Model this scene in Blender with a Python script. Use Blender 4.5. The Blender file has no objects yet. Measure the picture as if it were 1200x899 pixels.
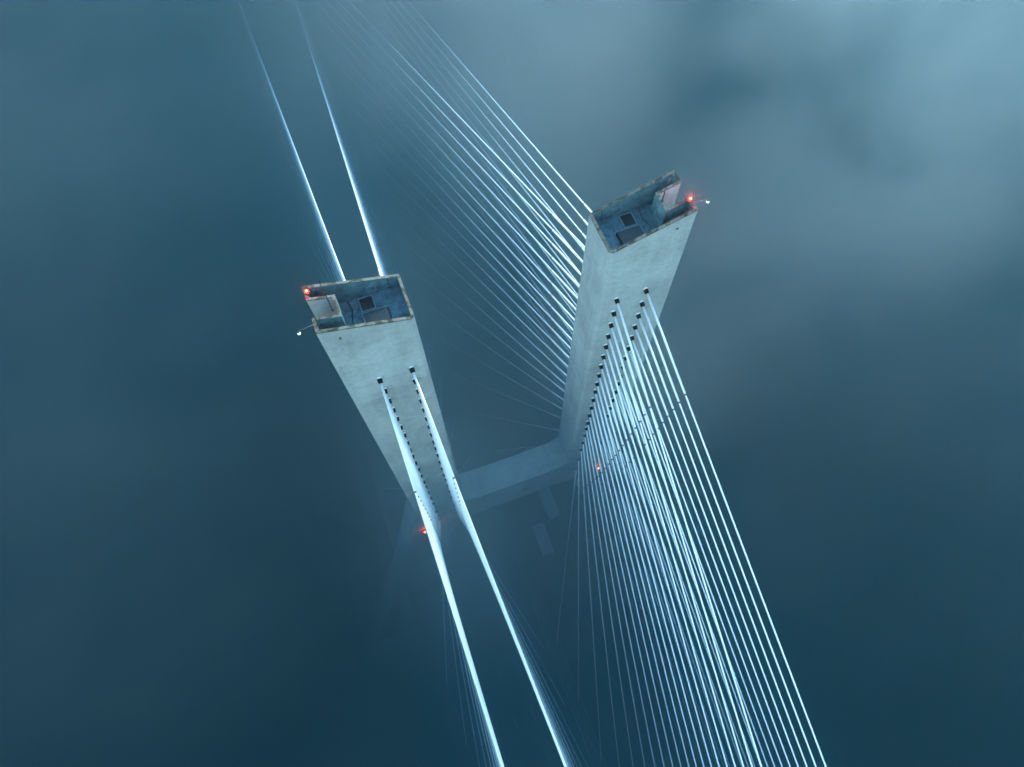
import bpy, bmesh, math, random
from mathutils import Vector, Matrix
random.seed(7)
C = bpy.context.scene
COL = C.collection
R = math.radians

# ------------------------------------------------------------------ numbers
ZC = 210.0                     # height of the drone above the water
HI = 8.557                     # bridge axis -> inner face of a tower leg
W = 7.583                      # leg width across the bridge
HD = 2.244                     # half of the leg depth along the bridge
ZT = ZC - 50.0                 # inner rim of the leg heads
TS = 2.44 / W                  # the heads rise outwards
ZDECK = ZC - 160.3
ZKNEE = ZC - 105.6

HAZE_D = .0006; FOG_D = .056; CLOUD_D = .15; FOG_C = (.045, .27, .37, 1); CLOUD_C = (.84, .945, 1.0, 1); TILT_Y = .15; TILT_X = .12; STEP = 2.0; VEIL_D = .028

# ------------------------------------------------------------------ helpers
def obj(name, bm, mats, parent=None, smooth=False):
    me = bpy.data.meshes.new(name)
    bm.to_mesh(me); bm.free()
    if not isinstance(mats, (list, tuple)): mats = [mats]
    for m in mats: me.materials.append(m)
    if smooth:
        for p in me.polygons: p.use_smooth = True
    o = bpy.data.objects.new(name, me)
    COL.objects.link(o)
    if parent: o.parent = parent
    return o

def thing(name, label, cat, loc=(0, 0, 0), group=None):
    o = bpy.data.objects.new(name, None)
    o.empty_display_size = .5
    COL.objects.link(o); o.location = loc
    o['label'] = label; o['category'] = cat
    if group: o['group'] = group
    return o

def box(bm, x0, x1, y0, y1, z0, z1, mi=0):
    v = [bm.verts.new((x, y, z)) for z in (z0, z1) for x, y in ((x0, y0), (x1, y0), (x1, y1), (x0, y1))]
    fs = [(3, 2, 1, 0), (4, 5, 6, 7), (0, 1, 5, 4), (1, 2, 6, 5), (2, 3, 7, 6), (3, 0, 4, 7)]
    for f in fs:
        g = bm.faces.new([v[i] for i in f]); g.material_index = mi

def frame(a, b):
    d = (Vector(b) - Vector(a)).normalized()
    up = Vector((1, 0, 0)) if abs(d.z) > .9 else Vector((0, 0, 1))
    s = d.cross(up).normalized(); t = s.cross(d)
    return d, s, t

def tube(bm, pts, rad, n=10, mi=0, cap=True):
    rings = []
    rs = rad if isinstance(rad, (list, tuple)) else [rad] * len(pts)
    d, s, t = frame(pts[0], pts[-1])
    for p, r in zip(pts, rs):
        p = Vector(p)
        rings.append([bm.verts.new(p + (s * math.cos(2 * math.pi * k / n) + t * math.sin(2 * math.pi * k / n)) * r) for k in range(n)])
    for a, b in zip(rings, rings[1:]):
        for k in range(n):
            f = bm.faces.new((a[k], a[(k + 1) % n], b[(k + 1) % n], b[k])); f.material_index = mi; f.smooth = True
    if cap:
        f = bm.faces.new(rings[0][::-1]); f.material_index = mi
        f = bm.faces.new(rings[-1]); f.material_index = mi

def ball(bm, c, r, seg=14, sz=1.0):
    bmesh.ops.create_uvsphere(bm, u_segments=seg, v_segments=seg // 2 + 1, radius=r,
                              matrix=Matrix.Translation(c) @ Matrix.Diagonal((1, 1, sz, 1)))

# ------------------------------------------------------------------ materials
def mat(name, col, rough=.8, metal=0.0, spec=.3):
    m = bpy.data.materials.new(name); m.use_nodes = True
    b = m.node_tree.nodes['Principled BSDF']
    b.inputs['Base Color'].default_value = (*col, 1)
    b.inputs['Roughness'].default_value = rough
    b.inputs['Metallic'].default_value = metal
    b.inputs['Specular IOR Level'].default_value = spec
    return m

class NT:
    def __init__(s, m): s.t = m.node_tree; s.n = s.t.nodes; s.l = s.t.links; s.b = s.n['Principled BSDF']
    def new(s, k, **kw):
        n = s.n.new(k)
        for a, v in kw.items(): setattr(n, a, v)
        return n
    def obj(s, scale=(1, 1, 1)):
        tc = s.new('ShaderNodeTexCoord'); mp = s.new('ShaderNodeMapping')
        mp.inputs['Scale'].default_value = scale
        s.l.new(tc.outputs['Object'], mp.inputs['Vector']); return mp.outputs[0]
    def noise(s, vec, sc, det=6, rough=.6, dist=0):
        n = s.new('ShaderNodeTexNoise'); n.inputs['Scale'].default_value = sc; n.inputs['Detail'].default_value = det
        n.inputs['Roughness'].default_value = rough; n.inputs['Distortion'].default_value = dist
        s.l.new(vec, n.inputs['Vector']); return n.outputs['Fac']
    def ramp(s, fac, stops):
        r = s.new('ShaderNodeValToRGB'); e = r.color_ramp.elements
        while len(e) < len(stops): e.new(.5)
        for q, (p, c) in zip(e, stops): q.position = p; q.color = (*c, 1) if len(c) == 3 else c
        s.l.new(fac, r.inputs['Fac']); return r.outputs['Color']
    def mix(s, fac, a, b, mode='MIX'):
        m = s.new('ShaderNodeMix', data_type='RGBA', blend_type=mode)
        if isinstance(fac, (int, float)): m.inputs[0].default_value = fac
        else: s.l.new(fac, m.inputs[0])
        for i, v in ((6, a), (7, b)):
            if isinstance(v, tuple): m.inputs[i].default_value = (*v, 1)
            else: s.l.new(v, m.inputs[i])
        return m.outputs[2]
    def bump(s, h, strength, dist=.05):
        b = s.new('ShaderNodeBump'); b.inputs['Strength'].default_value = strength; b.inputs['Distance'].default_value = dist
        s.l.new(h, b.inputs['Height']); s.l.new(b.outputs[0], s.b.inputs['Normal'])

g = lambda v: (v, v, v)
CONC = (.36, .385, .385)
def concrete(name, base=CONC, dirty=0.0, rust=False, dark=(.10, .125, .13)):
    m = mat(name, base, .85); t = NT(m)
    v = t.obj()
    big = t.ramp(t.noise(v, .22, 6, .62, .4), [(.3, g(.72)), (.7, g(1.12))])
    fine = t.ramp(t.noise(v, 2.3, 8, .7), [(.25, g(.82)), (.75, g(1.1))])
    vs = t.obj((1.3, 1.3, .09))                      # rain streaks run down the faces
    streak = t.ramp(t.noise(vs, 1.0, 5, .6), [(.3, g(.86)), (.65, g(1.06))])
    c = t.mix(1.0, base, big, 'MULTIPLY'); c = t.mix(1.0, c, fine, 'MULTIPLY'); c = t.mix(.8, c, streak, 'MULTIPLY')
    # pour joints every 3.6 m
    sep = t.new('ShaderNodeSeparateXYZ'); t.l.new(v, sep.inputs[0])
    w = t.new('ShaderNodeMath', operation='PINGPONG'); w.inputs[1].default_value = 1.8
    t.l.new(sep.outputs['Z'], w.inputs[0])
    jn = t.ramp(w.outputs[0], [(0.0, g(.7)), (.025, g(.86)), (.05, g(1.0))])
    c = t.mix(.9, c, jn, 'MULTIPLY')
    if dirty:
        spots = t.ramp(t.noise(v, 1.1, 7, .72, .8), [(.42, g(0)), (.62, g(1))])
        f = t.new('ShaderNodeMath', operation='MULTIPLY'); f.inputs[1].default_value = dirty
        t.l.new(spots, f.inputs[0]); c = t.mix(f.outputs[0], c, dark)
    if rust:
        sp = t.ramp(t.noise(v, 1.15, 8, .72, .5), [(.47, g(0)), (.55, g(1))])
        c = t.mix(sp, c, (.030, .030, .018))
        sp = t.ramp(t.noise(v, 3.3, 6, .7, .2), [(.56, g(0)), (.64, g(1))])
        c = t.mix(sp, c, (.085, .038, .014))
    t.l.new(c, t.b.inputs['Base Color'])
    t.bump(t.noise(v, 5, 8, .7), .35, .03)
    return m

M = {}
M['concrete'] = concrete('board_marked_concrete')
M['inside'] = concrete('teal_concrete', (.10, .205, .235), dirty=.8, dark=(.022, .055, .066))  # darker and tealer than the outer faces, with dark stains
M['rim'] = concrete('mossy_concrete', (.175, .168, .138), rust=True)
M['beam'] = concrete('beam_concrete', (.38, .39, .385))
M['white'] = mat('white_plastic_sheath', (.80, .81, .82), .38, 0, .5)
M['pipe'] = mat('white_painted_pipe', (.84, .85, .85), .42, 0, .5)
M['black'] = mat('black_rubber', (.004, .004, .005), .9, 0, .1)
M['steel'] = mat('galvanised_steel', (.42, .44, .45), .45, .7)
M['collar'] = mat('grey_band', (.08, .085, .09), .7)
M['arm'] = mat('weathered_arm', (.10, .11, .115), .6, .3)
M['dark'] = mat('dark_steel', (.03, .033, .036), .55, .4)
M['rusty'] = mat('rusty_steel', (.13, .055, .025), .85)
M['pinkpipe'] = mat('faded_red_conduit', (.35, .12, .10), .7)
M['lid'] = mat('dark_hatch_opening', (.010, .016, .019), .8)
M['grey_lid'] = mat('dark_grey_lid', (.03, .045, .052), .7)
M['frame'] = mat('pale_hatch_frame', (.13, .21, .24), .7)
M['asphalt'] = mat('asphalt', (.05, .05, .052), .9)
M['paint'] = mat('worn_road_paint', (.32, .32, .31), .6)
M['deckc'] = mat('dark_deck_concrete', (.13, .135, .14), .85)  # darkened so the deck and footings fade into the fog
M['truck'] = mat('white_truck_body', (.82, .83, .84), .45)
M['cab'] = mat('white_cab_paint', (.75, .77, .8), .3)
M['glass'] = mat('dark_windscreen', (.02, .025, .03), .1, 0, .5)
M['tyre'] = mat('tyre_rubber', (.02, .02, .02), .9)
w = mat('river_water', (.010, .028, .036), .12, 0, .5); t = NT(w)
t.bump(t.noise(t.obj(), .12, 8, .65), .4, 1.0); M['water'] = w
w = mat('road_surface', (.05, .05, .052), .9); t = NT(w)
t.l.new(t.ramp(t.noise(t.obj((1, .1, 1)), .8, 6), [(.3, g(.038)), (.7, g(.062))]), t.b.inputs['Base Color']); M['asphalt'] = w
def emit(name, col, s):
    m = mat(name, col, .4); b = m.node_tree.nodes['Principled BSDF']
    b.inputs['Emission Color'].default_value = (*col, 1); b.inputs['Emission Strength'].default_value = s
    return m
M['red'] = emit('red_lamp_glow', (1, .03, .012), 1.6)
M['redhot'] = emit('orange_lamp_core', (1, .16, .05), 5)
M['redfar'] = emit('red_lamp_glow_far', (1, .03, .02), .9)
M['globe'] = emit('white_globe_lamp', (.9, .97, 1), .35)

# ------------------------------------------------------------------ water
bm = bmesh.new()
bmesh.ops.create_grid(bm, x_segments=8, y_segments=8, size=4000)
o = obj('water', bm, M['water']); o['kind'] = 'structure'

# ------------------------------------------------------------------ tower
tower = thing('bridge_tower', 'pale concrete bridge tower with two legs and a crossbeam rising from fog', 'bridge tower', (0, 0, 0))

CH = .34                                    # chamfer on the inner corners
T = .25                                     # parapet wall
def outer_ring(xi, xo, gr, ch=CH, hd=HD):
    w = xo - xi
    return [(xi + ch, -hd), (xo, -hd), (xo, -.85), (xo - gr, -.85), (xo - gr, .85), (xo, .85), (xo, hd), (xi + .1, hd), (xi, hd - .1), (xi, -hd + ch)]
def inner_ring():
    xi, xo = HI, HI + W
    c = .12; gx = 5.41
    return [(xi + T + c, -HD + T), (xo - T, -HD + T), (xo - T, -1.06), (xi + gx, -1.06), (xi + gx, 1.06), (xo - T, 1.06), (xo - T, HD - T), (xi + T + .06, HD - T), (xi + T, HD - T - .06), (xi + T, -HD + T + c)]

def make_leg(s):
    bm = bmesh.new()
    def ring(pts, zf): return [bm.verts.new((s * x, y, zf(x))) for x, y in pts]
    def skin(a, b, mi=0):
        n = len(a)
        for k in range(n):
            q = (a[k], a[(k + 1) % n], b[(k + 1) % n], b[k])
            f = bm.faces.new(q if s > 0 else q[::-1]); f.material_index = mi
    GR = W - 5.65
    top = lambda x: ZT + (x - HI) * TS
    zf = ZT - 1.15
    levels = [(ZC - 208.5, 32.6, 42.6, .02, 3.6), (ZC - 165.0, 22.3, 30.6, .02, 2.9), (ZC - 150.0, 17.2, 26.3, .02, 2.5), (ZC - 119.2, 10.3, 19.25, .02, HD), (ZC - 111.5, HI, 17.49, .02, HD),
              (ZKNEE, HI, HI + W, .05, HD), (ZKNEE + 3, HI, HI + W, GR, HD), (ZT - 30, HI, HI + W, GR, HD), (ZT - 1.6, HI, HI + W, GR, HD)]
    prev = None
    for z, xi, xo, gr, hd in levels:
        rr = ring(outer_ring(xi, xo, gr, CH, hd), lambda x, z=z: z)
        if prev: skin(prev, rr)
        else:
            f = bm.faces.new(rr[::-1] if s > 0 else rr)
        prev = rr
    lip = ring(outer_ring(HI, HI + W, GR), lambda x: top(x) - .16)
    skin(prev, lip)
    crest = ring(outer_ring(HI, HI + W, GR), top); skin(lip, crest, 1)
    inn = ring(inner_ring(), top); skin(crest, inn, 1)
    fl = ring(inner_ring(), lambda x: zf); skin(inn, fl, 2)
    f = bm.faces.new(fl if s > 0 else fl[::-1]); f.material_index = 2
    bmesh.ops.recalc_face_normals(bm, faces=bm.faces)
    leg = obj('leg', bm, [M['concrete'], M['rim'], M['inside']], tower)
    fz = zf
    # open square hatch with a raised pale frame
    bm = bmesh.new()
    x0, x1, y0, y1 = HI + 2.70, HI + 3.92, .38, 1.80
    a = .065
    for (p, q, r_, u) in ((x0, x1, y0, y0 + a), (x0, x1, y1 - a, y1), (x0, x0 + a, y0 + a, y1 - a), (x1 - a, x1, y0 + a, y1 - a)):
        box(bm, min(s * p, s * q), max(s * p, s * q), r_, u, fz + .002, fz + .22)
    h = obj('hatch_frame', bm, M['frame'], leg)
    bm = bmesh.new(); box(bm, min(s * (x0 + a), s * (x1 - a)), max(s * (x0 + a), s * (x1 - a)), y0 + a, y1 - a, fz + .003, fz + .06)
    h = obj('hatch_shade', bm, M['lid'], leg)  # near-black slab paints the shade inside the open hatch
    # long grey lid on an upstand painted near-black for the shadow along its edge
    bm = bmesh.new()
    x0, x1, y0, y1 = HI + 1.72, HI + 3.95, -1.55, .10
    box(bm, min(s * x0, s * x1), max(s * x0, s * x1), y0, y1, fz + .002, fz + .30, 1)
    box(bm, min(s * (x0 + .12), s * (x1 - .06)), max(s * (x0 + .12), s * (x1 - .06)), y0 + .06, y1 - .1, fz + .302, fz + .37, 0)
    for p in (x1 - .05, ):
        box(bm, min(s * p, s * (p + .05)), max(s * p, s * (p + .05)), y0, y1 - .01, fz + .302, fz + .42, 2)
    box(bm, min(s * x0, s * x1), max(s * x0, s * x1), y1 + .004, y1 + .055, fz + .2, fz + .40, 2)
    obj('long_cover', bm, [M['grey_lid'], M['lid'], M['frame']], leg)
    # pale access panel and pipe on the back wall
    bm = bmesh.new(); q0, q1 = s * (HI + 2.2), s * (HI + 3.0)
    yb = HD - T - .004
    for (xa, xb, za, zb_) in ((q0, q1, .25, .31), (q0, q1, 1.05, 1.11), (q0, q0 + s * .06, .312, 1.048), (q1 - s * .06, q1, .312, 1.048)):
        box(bm, min(xa, xb), max(xa, xb), yb - .05, yb, fz + za, fz + zb_)
    obj('wall_panel', bm, M['frame'], leg)
    bm = bmesh.new(); tube(bm, [(s * (HI + 1.1), HD - T - .07, fz + .02), (s * (HI + 1.1), HD - T - .07, fz + 1.3), (s * (HI + 1.0), HD - T - .07, fz + 1.55)], .035, 6)
    obj('wall_conduit', bm, M['lid'], leg); bm = bmesh.new()
    tube(bm, [(s * (HI + 4.3), -1.2, fz + .05), (s * (HI + 4.9), -.2, fz + .06), (s * (HI + 4.6), .9, fz + .05), (s * (HI + 4.75), 1.9, fz + .05)], .03, 6)
    obj('cable_conduit', bm, M['lid'], leg)
    # drain boss, a rusty disc below the head
    bm = bmesh.new(); xx = s * (HI + 6.1); zz = ZT + .62
    tube(bm, [(xx, -HD - .05, zz), (xx, -HD + .02, zz)], .12, 12)
    obj('drain_outlet', bm, M['rusty'], leg)
    # rebar loops and small brackets left on the rim
    for k in range(5):
        bm = bmesh.new()
        xx = HI + 5.9 + random.random() * 1.4; yy = random.choice((-1, 1)) * (1.2 + random.random() * .6)
        z0 = top(xx)
        yy = math.copysign(HD - T / 2, yy)
        tube(bm, [(s * xx, yy, z0 - .03), (s * xx, yy, z0 + .22), (s * (xx + .2), yy, z0 + .25), (s * (xx + .2), yy, z0 - .03)], .022, 5)
        obj('bracket', bm, M['rusty'], leg)
    return leg
make_leg(-1); make_leg(1)

# crossbeam with haunches
bm = bmesh.new()
zt, zb = ZC - 107.8, ZC - 116.8
prof = [(-9.2, zt + 1.7), (-8.4, zt + 1.0), (-7.0, zt + .22), (-5.6, zt), (5.6, zt), (7.0, zt + .22), (8.4, zt + 1.0), (9.2, zt + 1.7),
        (10.6, zb - 1.1), (7.4, zb - .35), (5.8, zb), (-5.8, zb), (-7.4, zb - .35), (-10.6, zb - 1.1)]
yy = HD - .012
f0 = [bm.verts.new((x, -yy, z)) for x, z in prof]; f1 = [bm.verts.new((x, yy, z)) for x, z in prof]
bm.faces.new(f0); bm.faces.new(f1[::-1])
for k in range(len(prof)):
    bm.faces.new((f0[k], f1[k], f1[(k + 1) % len(prof)], f0[(k + 1) % len(prof)]))
bmesh.ops.recalc_face_normals(bm, faces=bm.faces)
beam = obj('crossbeam', bm, M['beam'], tower)
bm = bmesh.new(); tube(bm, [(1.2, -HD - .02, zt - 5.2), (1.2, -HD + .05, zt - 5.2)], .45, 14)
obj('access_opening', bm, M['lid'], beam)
for s in (-1, 1):
    bm = bmesh.new(); box(bm, s * 37.6 - 8, s * 37.6 + 8, -7, 7, -.8, 2.2)
    obj('footing', bm, M['deckc'], tower)

# ------------------------------------------------------------------ deck
deck = thing('bridge_deck', 'long dark bridge deck with two carriageways far below, almost lost in the fog', 'bridge deck', (0, 0, ZDECK))
L0 = 300
bm = bmesh.new()
prof = [(-26.2, -.05), (21.2, -.05), (21.2, -.6), (13, -3.4), (-13, -3.4), (-26.2, -.6)]
a = [bm.verts.new((x, -L0, z)) for x, z in prof]; b = [bm.verts.new((x, L0, z)) for x, z in prof]
bm.faces.new(a); bm.faces.new(b[::-1])
for k in range(6): bm.faces.new((a[k], b[k], b[(k + 1) % 6], a[(k + 1) % 6]))
bmesh.ops.recalc_face_normals(bm, faces=bm.faces)
obj('girder', bm, M['deckc'], deck)
for s in (-1, 1):
    bm = bmesh.new(); box(bm, min(s * .75, s * 17.6), max(s * .75, s * 17.6), -L0, L0, -.046, .0)
    obj('carriageway', bm, M['asphalt'], deck)
    bm = bmesh.new()
    for x in (1.1, 17.2): box(bm, min(s * x, s * (x + .2)), max(s * x, s * (x + .2)), -L0, L0, .001, .005)
    for x in (4.9, 8.9, 12.9):
        for k in range(-33, 34):
            box(bm, min(s * x, s * (x + .15)), max(s * x, s * (x + .15)), k * 9, k * 9 + 3, .001, .005)
    obj('lane_marking', bm, M['paint'], deck)
    bm = bmesh.new(); box(bm, s * 18.1 - .2, s * 18.1 + .2, -L0, L0, -.04, .9)
    obj('parapet', bm, M['deckc'], deck)
bm = bmesh.new(); box(bm, -.12, .12, -L0, L0, -.04, 1.0)
obj('median_barrier', bm, M['deckc'], deck)

# vehicles seen as pale shapes on the deck
def truck(x, y0, y1, label, name='articulated_truck', cat='truck', cab=2.3, head=1):
    L = y1 - y0
    t_ = thing(name, label, cat, (x, (y0 + y1) / 2, ZDECK + .006))
    yb = L / 2 - (cab if head > 0 else 0); ya = -L / 2 + (cab if head < 0 else 0)
    bm = bmesh.new(); box(bm, -1.25, 1.25, ya, yb - .35 * head, 1.1, 3.9); bmesh.ops.bevel(bm, geom=bm.edges[:], offset=.06, segments=1)
    obj('cargo_box', bm, M['truck'], t_)
    bm = bmesh.new()
    c0, c1 = (L / 2 - cab, L / 2) if head > 0 else (-L / 2, -L / 2 + cab)
    box(bm, -1.2, 1.2, c0, c1, .6, 3.1); bmesh.ops.bevel(bm, geom=bm.edges[:], offset=.18, segments=2)
    obj('cab', bm, M['cab'], t_)
    bm = bmesh.new(); yw = (c1 + .002) if head > 0 else c0 - .002
    box(bm, -1.0, 1.0, min(yw, yw + .03 * head), max(yw, yw + .03 * head), 1.8, 2.8); obj('windscreen', bm, M['glass'], t_)
    bm = bmesh.new(); box(bm, -.5, .5, -L / 2 + .4, L / 2 - .4, .7, 1.05); obj('chassis', bm, M['dark'], t_)
    n = 5 if L > 12 else 2
    for k in range(n):
        yy = -L / 2 + 1.2 + (L - 2.4) * ([0, .09, .18, .8, 1][k] if n == 5 else k)
        for sx in (-1, 1):
            bm = bmesh.new(); tube(bm, [(sx * .9, yy, .5), (sx * 1.22, yy, .5)], .5, 16); obj('wheel', bm, M['tyre'], t_)
truck(9.95, 1.2, 18.3, 'long white lorry on the deck, passing beneath the crossbeam and dim in the fog')
truck(5.7, -6.0, 0.4, 'short white van on the deck, faint in front of the crossbeam', 'box_van', 'van', 1.8, -1)

# ------------------------------------------------------------------ stay cables
ZK = [58.103, 60.541, 62.883, 65.267, 67.637, 70.097, 72.519, 74.936, 77.342, 79.592, 82.18, 84.774, 87.46, 90.208, 92.409, 95.145, 98.216, 101.3, 106.0, 111.0]
ORD = ['highest', 'second', 'third', 'fourth', 'fifth', 'sixth', 'seventh', 'eighth', 'ninth', 'tenth', 'eleventh', 'twelfth', 'thirteenth',
       'fourteenth', 'fifteenth', 'sixteenth', 'seventeenth', 'eighteenth', 'nineteenth', 'lowest']
cap_cache = {}
def make_stay(s, col, k, fb):
    u = (1.656, 4.67)[col]
    x0 = s * (HI + u); y0 = fb * HD; z0 = ZC - ZK[k]
    Lh = (23.5 + 11.85 * (19 - k)) * (1 if fb < 0 else .935)
    if s < 0:      # the left columns lean a touch and the deck swings slightly outwards near the tower
        x0 += (.12 - .018 * k) if col == 0 else (.12 if k < 8 else .02)
    x1 = s * (.6, 20.3)[col] - (0 if s > 0 else (.10, .19)[col] * k) - (0 if fb < 0 else 3.8 * Lh / 233); y1 = fb * Lh; z1 = ZDECK + .3
    A = Vector((x0, y0, z0)); B = Vector((x1, y1, z1)); D = B - A; L = D.length; d = D / L
    row = ('inner', 'outer')[col]
    side = 'left' if s < 0 else 'right'
    face = 'front' if fb < 0 else 'back'
    rank = ORD[k] if k in (0, 19) else ORD[k] + ' highest'
    lab = f'{rank} {row} white stay cable, {face} of {side} tower leg'
    root = thing('stay_cable', lab, 'stay cable', A, f'stay cables on the {face} of the {side} tower leg')
    gp = 10.7 - .2 * k if k < 18 else 6.5
    def P(t):       # slight sag
        p = d * t; r = t / L; p.z -= .0007 * L * 4 * r * (1 - r) * (Lh / 260); return p
    bm = bmesh.new()
    pts = [P(gp - .05 + (L - gp + .05) * (j / 14)) for j in range(15)]
    tube(bm, pts, .086, 8, cap=False); obj('cable', bm, M['white'], root)
    bm = bmesh.new(); tube(bm, [P(.45), P(gp)], .112, 12); obj('guide_pipe', bm, M['pipe'], root)
    bm = bmesh.new(); tube(bm, [P(gp - .02), P(gp + .13)], .119, 12); obj('joint_collar', bm, M['collar'], root)
    bm = bmesh.new(); q = 1.0 if k < 14 else .8
    tube(bm, [P(-.05), P(.50)], [.235 * q, .225 * q], 12); obj('anchor_sleeve', bm, M['black'], root)
    bm = bmesh.new(); tube(bm, [(0, .04 * fb * -1, 0), (0, .045 * fb, 0)], .235 * q, 16)
    tube(bm, [P(-.03), P(.05)], .245 * q, 12)
    obj('anchor_flange', bm, M['pipe'], root)
    return root
for s in (-1, 1):
    for fb in (-1, 1):
        for col in (0, 1):
            for k in range(20): make_stay(s, col, k, fb)

# ------------------------------------------------------------------ fittings on the heads
def topz(x): return ZT + (abs(x) - HI) * TS
def beacon(x, y, z, label, group, k=1.0, mount=None, energy=28):
    t_ = thing('aviation_light', label, 'warning light', (x, y, z), group)
    bm = bmesh.new(); tube(bm, [(0, 0, 0), (0, 0, .12 * k)], .20 * k, 14); obj('lamp_base', bm, M['dark'], t_)
    bm = bmesh.new()
    for a in range(4):
        c, s_ = math.cos(a * math.pi / 2 + .4) * .27 * k, math.sin(a * math.pi / 2 + .4) * .27 * k
        tube(bm, [(c, s_, 0), (c, s_, .5 * k)], .014, 5)
    tube(bm, [(.27 * k * math.cos(a_), .27 * k * math.sin(a_), .5 * k) for a_ in [i * math.pi / 8 for i in range(17)]], .014, 5, cap=False)
    obj('guard_cage', bm, M['dark'], t_)
    bm = bmesh.new(); ball(bm, (0, 0, .30 * k), .155 * k, 16, 1.15); obj('lamp_lens', bm, M['redfar' if mount else 'red'], t_, True)
    bm = bmesh.new(); ball(bm, (.0, -.06 * k, .48 * k), .085 * k, 12); obj('lamp_bulb', bm, M['redhot'], t_, True)
    if mount:
        bm = bmesh.new(); box(bm, -.3, .3, 0, mount, -.08, -.003); obj('wall_bracket', bm, M['dark'], t_)
    l = bpy.data.lights.new('red_glow', 'POINT'); l.energy = energy; l.color = (1, .05, .02); l.shadow_soft_size = .25
    lo = bpy.data.objects.new('lamp_glow', l); COL.objects.link(lo); lo.parent = t_; lo.location = (0, 0, .75 * k)
    return t_
G1 = 'red aviation lights on the tower'
beacon(-(HI + 7.3), 1.45, topz(HI + 7.3) + .01, 'glowing red warning light on the back outer corner of the left tower head', G1)
beacon(HI + 7.3, -1.2, topz(HI + 7.3) + .01, 'glowing red warning light on the front outer corner of the right tower head', G1)
for x, z, lb in ((-16.25, -115.1, 'outer one of two faint red warning lights beside the left end of the crossbeam'),
                 (-14.1, -114.7, 'inner one of two faint red warning lights beside the left end of the crossbeam'),
                 (14.3, -115.3, 'faint red warning light on the right leg behind the bright stay cables')):
    beacon(x, -HD - .45, ZC + z, lb, G1, 1.4, .45, 14)

def rod(x, y, z, h, label):
    t_ = thing('lightning_rod', label, 'lightning rod', (x, y, z), 'thin rods standing on the tower heads')
    bm = bmesh.new(); tube(bm, [(0, 0, 0), (0, 0, h * .6), (0, 0, h)], [.055, .045, .03], 6); obj('rod', bm, M['dark'], t_)
    bm = bmesh.new(); tube(bm, [(0, 0, 0), (0, 0, .18)], .09, 8); obj('rod_socket', bm, M['dark'], t_)
def rz(x, y): return topz(x)
rod(-(HI + 5.9), -.4, topz(HI + 5.9) - .1, 4.3, 'tall thin black rod beside the recess wall on the left tower head')
rod(-(HI + 7.15), -1.85, topz(HI + 7.15) - .1, 4.3, 'thin black rod in the front outer corner of the left tower head')
rod(HI + 5.53, .0, topz(HI + 5.53), 1.6, 'short thin black rod on the recess wall of the right tower head')
rod(HI + 7.1, -1.5, topz(HI + 7.1) - .6, 1.2, 'stub of a thin dark rod just below the red light on the right tower head')

t_ = thing('conduit', 'faded reddish pipe in the narrow back trough of the right tower head', 'pipe', (HI + 6.9, 1.5, ZT - 1.1))
bm = bmesh.new(); tube(bm, [(0, 0, 0), (0, .1, 2.7), (.1, .2, 3.3)], .045, 6); obj('pipe', bm, M['pinkpipe'], t_)

def lamp_arm(s, label):
    x0 = s * (HI + 7.25); y0 = -1.45; z0 = topz(HI + 7.25)
    t_ = thing('globe_lamp', label, 'globe lamp', (x0, y0, z0), 'white globe lamps on arms')
    e = (s * 1.55, -.22, .18)
    bm = bmesh.new(); tube(bm, [(0, 0, 0), (0, 0, .16), ], .05, 8); tube(bm, [(0, 0, .14), e], .03, 8); obj('arm', bm, M['arm'], t_)
    bm = bmesh.new(); box(bm, -.13, .13, -.13, .13, 0, .03); obj('foot_plate', bm, M['dark'], t_)
    bm = bmesh.new(); tube(bm, [(e[0], e[1], e[2] - .16), (e[0], e[1], e[2] + .06)], .085, 10); obj('lamp_cap', bm, M['dark'], t_)
    bm = bmesh.new(); ball(bm, (e[0], e[1] - .02, e[2] - .26), .125, 16); obj('globe', bm, M['globe'], t_, True)
lamp_arm(-1, 'small white globe lamp on an arm off the left tower head')
lamp_arm(1, 'small white globe lamp on an arm off the right tower head')

# ------------------------------------------------------------------ fog
bm = bmesh.new()
BX0, BX1, BY0, BY1 = -900, 1000, -700, 1300
box(bm, BX0, BX1, BY0, BY1, -1.0, 211.5)
hz = bpy.data.materials.new('haze_air'); hz.use_nodes = True
nt = hz.node_tree
for n in list(nt.nodes):
    if n.type != 'OUTPUT_MATERIAL': nt.nodes.remove(n)
out = [n for n in nt.nodes if n.type == 'OUTPUT_MATERIAL'][0]
pv = nt.nodes.new('ShaderNodeVolumePrincipled')
pv.inputs['Color'].default_value = (.55, .76, .84, 1)
pv.inputs['Density'].default_value = HAZE_D
pv.inputs['Anisotropy'].default_value = .7
nt.links.new(pv.outputs[0], out.inputs['Volume'])
o = obj('haze', bm, hz); o['kind'] = 'stuff'

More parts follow.
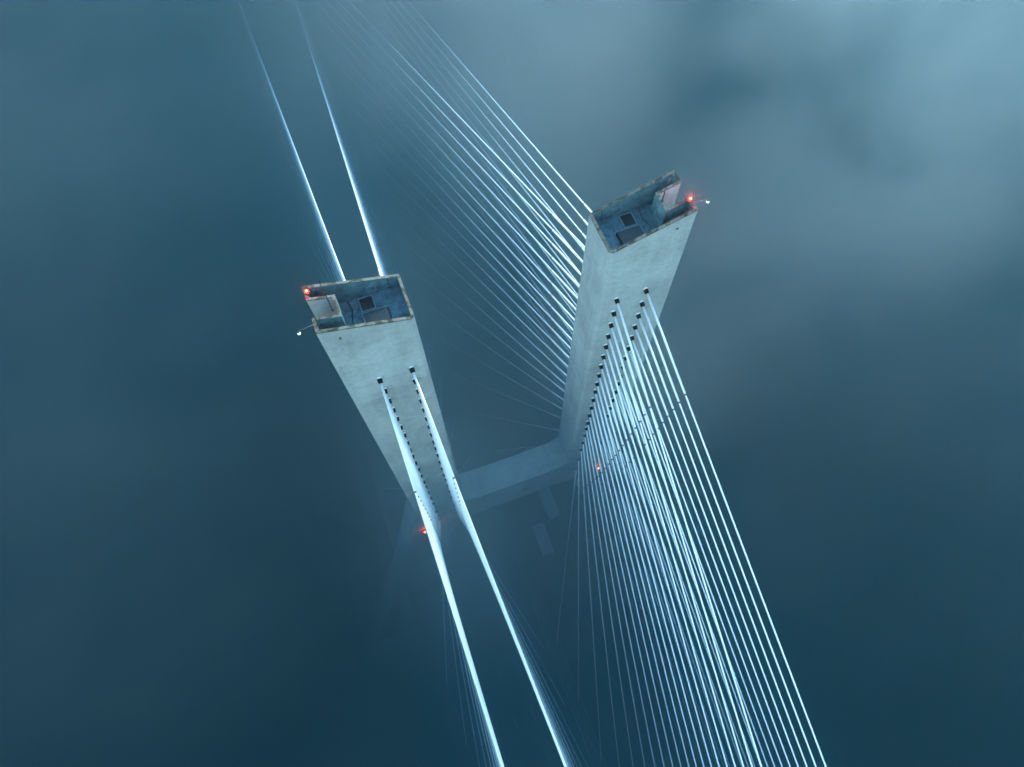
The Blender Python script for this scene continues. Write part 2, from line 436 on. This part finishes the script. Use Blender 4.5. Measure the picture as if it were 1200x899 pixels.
# the fog bank below the tower heads: denser air with a soft, uneven top
bm = bmesh.new()
box(bm, -420, 520, -320, 700, 1.0, 168.0)
fm = bpy.data.materials.new('fog_bank_air'); fm.use_nodes = True
nt = fm.node_tree; N_ = nt.nodes; LK = nt.links.new
for n in list(N_):
    if n.type != 'OUTPUT_MATERIAL': N_.remove(n)
out = [n for n in N_ if n.type == 'OUTPUT_MATERIAL'][0]
tc = N_.new('ShaderNodeTexCoord')
def math_(op, a, b=None, c=None, clamp=False):
    m_ = N_.new('ShaderNodeMath'); m_.operation = op; m_.use_clamp = clamp
    for i, v in enumerate((a, b, c)):
        if v is None: continue
        if isinstance(v, (int, float)): m_.inputs[i].default_value = v
        else: LK(v, m_.inputs[i])
    return m_.outputs[0]
def noise_(scale, det, off=(0, 0, 0), dist=0.0):
    mp = N_.new('ShaderNodeMapping'); mp.inputs['Location'].default_value = off; LK(tc.outputs['Object'], mp.inputs[0])
    n = N_.new('ShaderNodeTexNoise'); n.inputs['Scale'].default_value = scale; n.inputs['Detail'].default_value = det; n.inputs['Distortion'].default_value = dist
    n.inputs['Roughness'].default_value = .58
    LK(mp.outputs[0], n.inputs['Vector']); return n.outputs['Fac']
def range_(v, a, b, c, d, smooth=True):
    m_ = N_.new('ShaderNodeMapRange'); m_.interpolation_type = 'SMOOTHSTEP' if smooth else 'LINEAR'
    for i, q in zip((1, 2, 3, 4), (a, b, c, d)): m_.inputs[i].default_value = q
    LK(v, m_.inputs[0]); return m_.outputs[0]
sp = N_.new('ShaderNodeSeparateXYZ'); LK(tc.outputs['Object'], sp.inputs[0])
nz = noise_(.013, 3, (31, 7, 4))
# the bank stands higher behind the tower (+Y) and thins out on the near side
tilt = math_('ADD', math_('MULTIPLY', sp.outputs['Y'], -TILT_Y), math_('MULTIPLY', sp.outputs['X'], -TILT_X))
zz = math_('ADD', math_('ADD', sp.outputs['Z'], tilt), math_('MULTIPLY', math_('SUBTRACT', nz, .5), 70))
across = math_('ADD', math_('MULTIPLY', sp.outputs['Y'], .85), math_('MULTIPLY', sp.outputs['X'], .12))
across = math_('ADD', across, math_('MULTIPLY', math_('SUBTRACT', noise_(.011, 2, (3, 17, 2)), .5), 50))
base = math_('MULTIPLY', range_(zz, 150, 84, 0, FOG_D), range_(across, -75, 70, .60, .66))
# brighter cloud billows towards the right of and behind the tower
def blob(cx, cy, cz, rx, ry, rz):
    dx = math_('DIVIDE', math_('SUBTRACT', sp.outputs['X'], cx), rx)
    dy = math_('DIVIDE', math_('SUBTRACT', sp.outputs['Y'], cy), ry)
    dz = math_('DIVIDE', math_('SUBTRACT', sp.outputs['Z'], cz), rz)
    r2 = math_('ADD', math_('ADD', math_('MULTIPLY', dx, dx), math_('MULTIPLY', dy, dy)), math_('MULTIPLY', dz, dz))
    return range_(r2, 1.0, .15, 0, 1)
base = math_('ADD', base, range_(sp.outputs['Z'], 44, 20, 0, .04))
cl = blob(76, 32, 125, 38, 30, 27)
for b_ in ((57, 17, 119, 33, 26, 26), (38, 16, 104, 32, 28, 25), (112, 44, 124, 42, 36, 30), (98, 20, 112, 36, 26, 24), (33, 60, 108, 32, 32, 32),
           (28, 98, 106, 60, 48, 34), (100, 100, 108, 60, 45, 30)): cl = math_('MAXIMUM', cl, blob(*b_))
cn = range_(noise_(.030, 6, (5, 12, 9), .35), .31, .57, 0, CLOUD_D)
cd = math_('MULTIPLY', cl, cn)
# thin pale mist added to brighten the fog round the tower and to the left
vl = blob(4, 22, 82, 62, 58, 48)
for b_ in ((-62, 105, 100, 70, 70, 42), (78, -18, 96, 60, 50, 40), (-60, 30, 90, 60, 60, 36), (10, 80, 90, 60, 60, 40)): vl = math_('MAXIMUM', vl, blob(*b_))
vn = range_(noise_(.022, 5, (51, 2, 19), .5), .36, .62, .15 * VEIL_D, VEIL_D)
vd = math_('MULTIPLY', vl, vn)
pale = math_('ADD', cd, vd)
dens = math_('ADD', base, pale)
pv = N_.new('ShaderNodeVolumePrincipled')
mx = N_.new('ShaderNodeMix'); mx.data_type = 'RGBA'; mx.inputs[6].default_value = FOG_C; mx.inputs[7].default_value = CLOUD_C
LK(math_('DIVIDE', pale, math_('ADD', dens, 1e-5), clamp=True), mx.inputs[0]); LK(mx.outputs[2], pv.inputs['Color'])
pv.inputs['Anisotropy'].default_value = .80
LK(dens, pv.inputs['Density'])
LK(pv.outputs[0], out.inputs['Volume'])
o = obj('fog_bank', bm, fm); o['kind'] = 'stuff'
fm.cycles.volume_step_rate = STEP

# ------------------------------------------------------------------ light
SUN_EL, SUN_AZ = R(17), R(40)      # azimuth measured from +Y towards +X
wd = bpy.data.worlds.new('World'); C.world = wd; wd.use_nodes = True
n = wd.node_tree; bg = n.nodes['Background']
sky = n.nodes.new('ShaderNodeTexSky'); sky.sky_type = 'NISHITA'; sky.sun_disc = False
sky.sun_elevation = SUN_EL; sky.sun_rotation = SUN_AZ; sky.air_density = 1.5; sky.dust_density = .3; sky.ozone_density = 2
tint = n.nodes.new('ShaderNodeMix'); tint.data_type = 'RGBA'; tint.blend_type = 'MULTIPLY'; tint.inputs[0].default_value = 1
tint.inputs[7].default_value = (.77, .965, 1.05, 1)      # the teal cast of the dusk light
n.links.new(sky.outputs[0], tint.inputs[6]); n.links.new(tint.outputs[2], bg.inputs[0]); bg.inputs[1].default_value = .15
ld = bpy.data.lights.new('sun', 'SUN'); ld.energy = 1.5; ld.angle = R(14); ld.color = (.88, .98, 1)
lo = bpy.data.objects.new('sun', ld); COL.objects.link(lo)
sd = Vector((math.sin(SUN_AZ) * math.cos(SUN_EL), math.cos(SUN_AZ) * math.cos(SUN_EL), math.sin(SUN_EL)))
lo.rotation_euler = sd.to_track_quat('Z', 'Y').to_euler(); lo.location = (0, 0, 300)

# ------------------------------------------------------------------ camera
cd = bpy.data.cameras.new('camera'); cam = bpy.data.objects.new('camera', cd); COL.objects.link(cam); C.camera = cam
X = Vector((.93658769, -.32398242, .13356229)); Y = Vector((-.35024236, -.85284193, .38728663)); Z = Vector((-.01156654, -.40950706, -.91223362))
right = Vector((X[0], Y[0], Z[0])); down = Vector((X[1], Y[1], Z[1])); fwd = Vector((X[2], Y[2], Z[2]))
m = Matrix((right, -down, -fwd)).transposed().to_4x4()
m.translation = Vector((-.21213 * 50, -.63351 * 50, ZC))
cam.matrix_world = m
cd.sensor_width = 36; cd.lens = 832 / 1200 * 36; cd.clip_start = .5; cd.clip_end = 12000

C.view_settings.view_transform = 'Standard'; C.view_settings.look = 'None'
C.view_settings.gamma = 1; C.view_settings.use_curve_mapping = False
C.view_settings.exposure = 2.15
C.cycles.use_adaptive_sampling = True; C.cycles.adaptive_threshold = .03; C.cycles.adaptive_min_samples = 16
C.cycles.volume_bounces = 3; C.cycles.max_bounces = 8; C.cycles.diffuse_bounces = 3
C.cycles.use_denoising = True
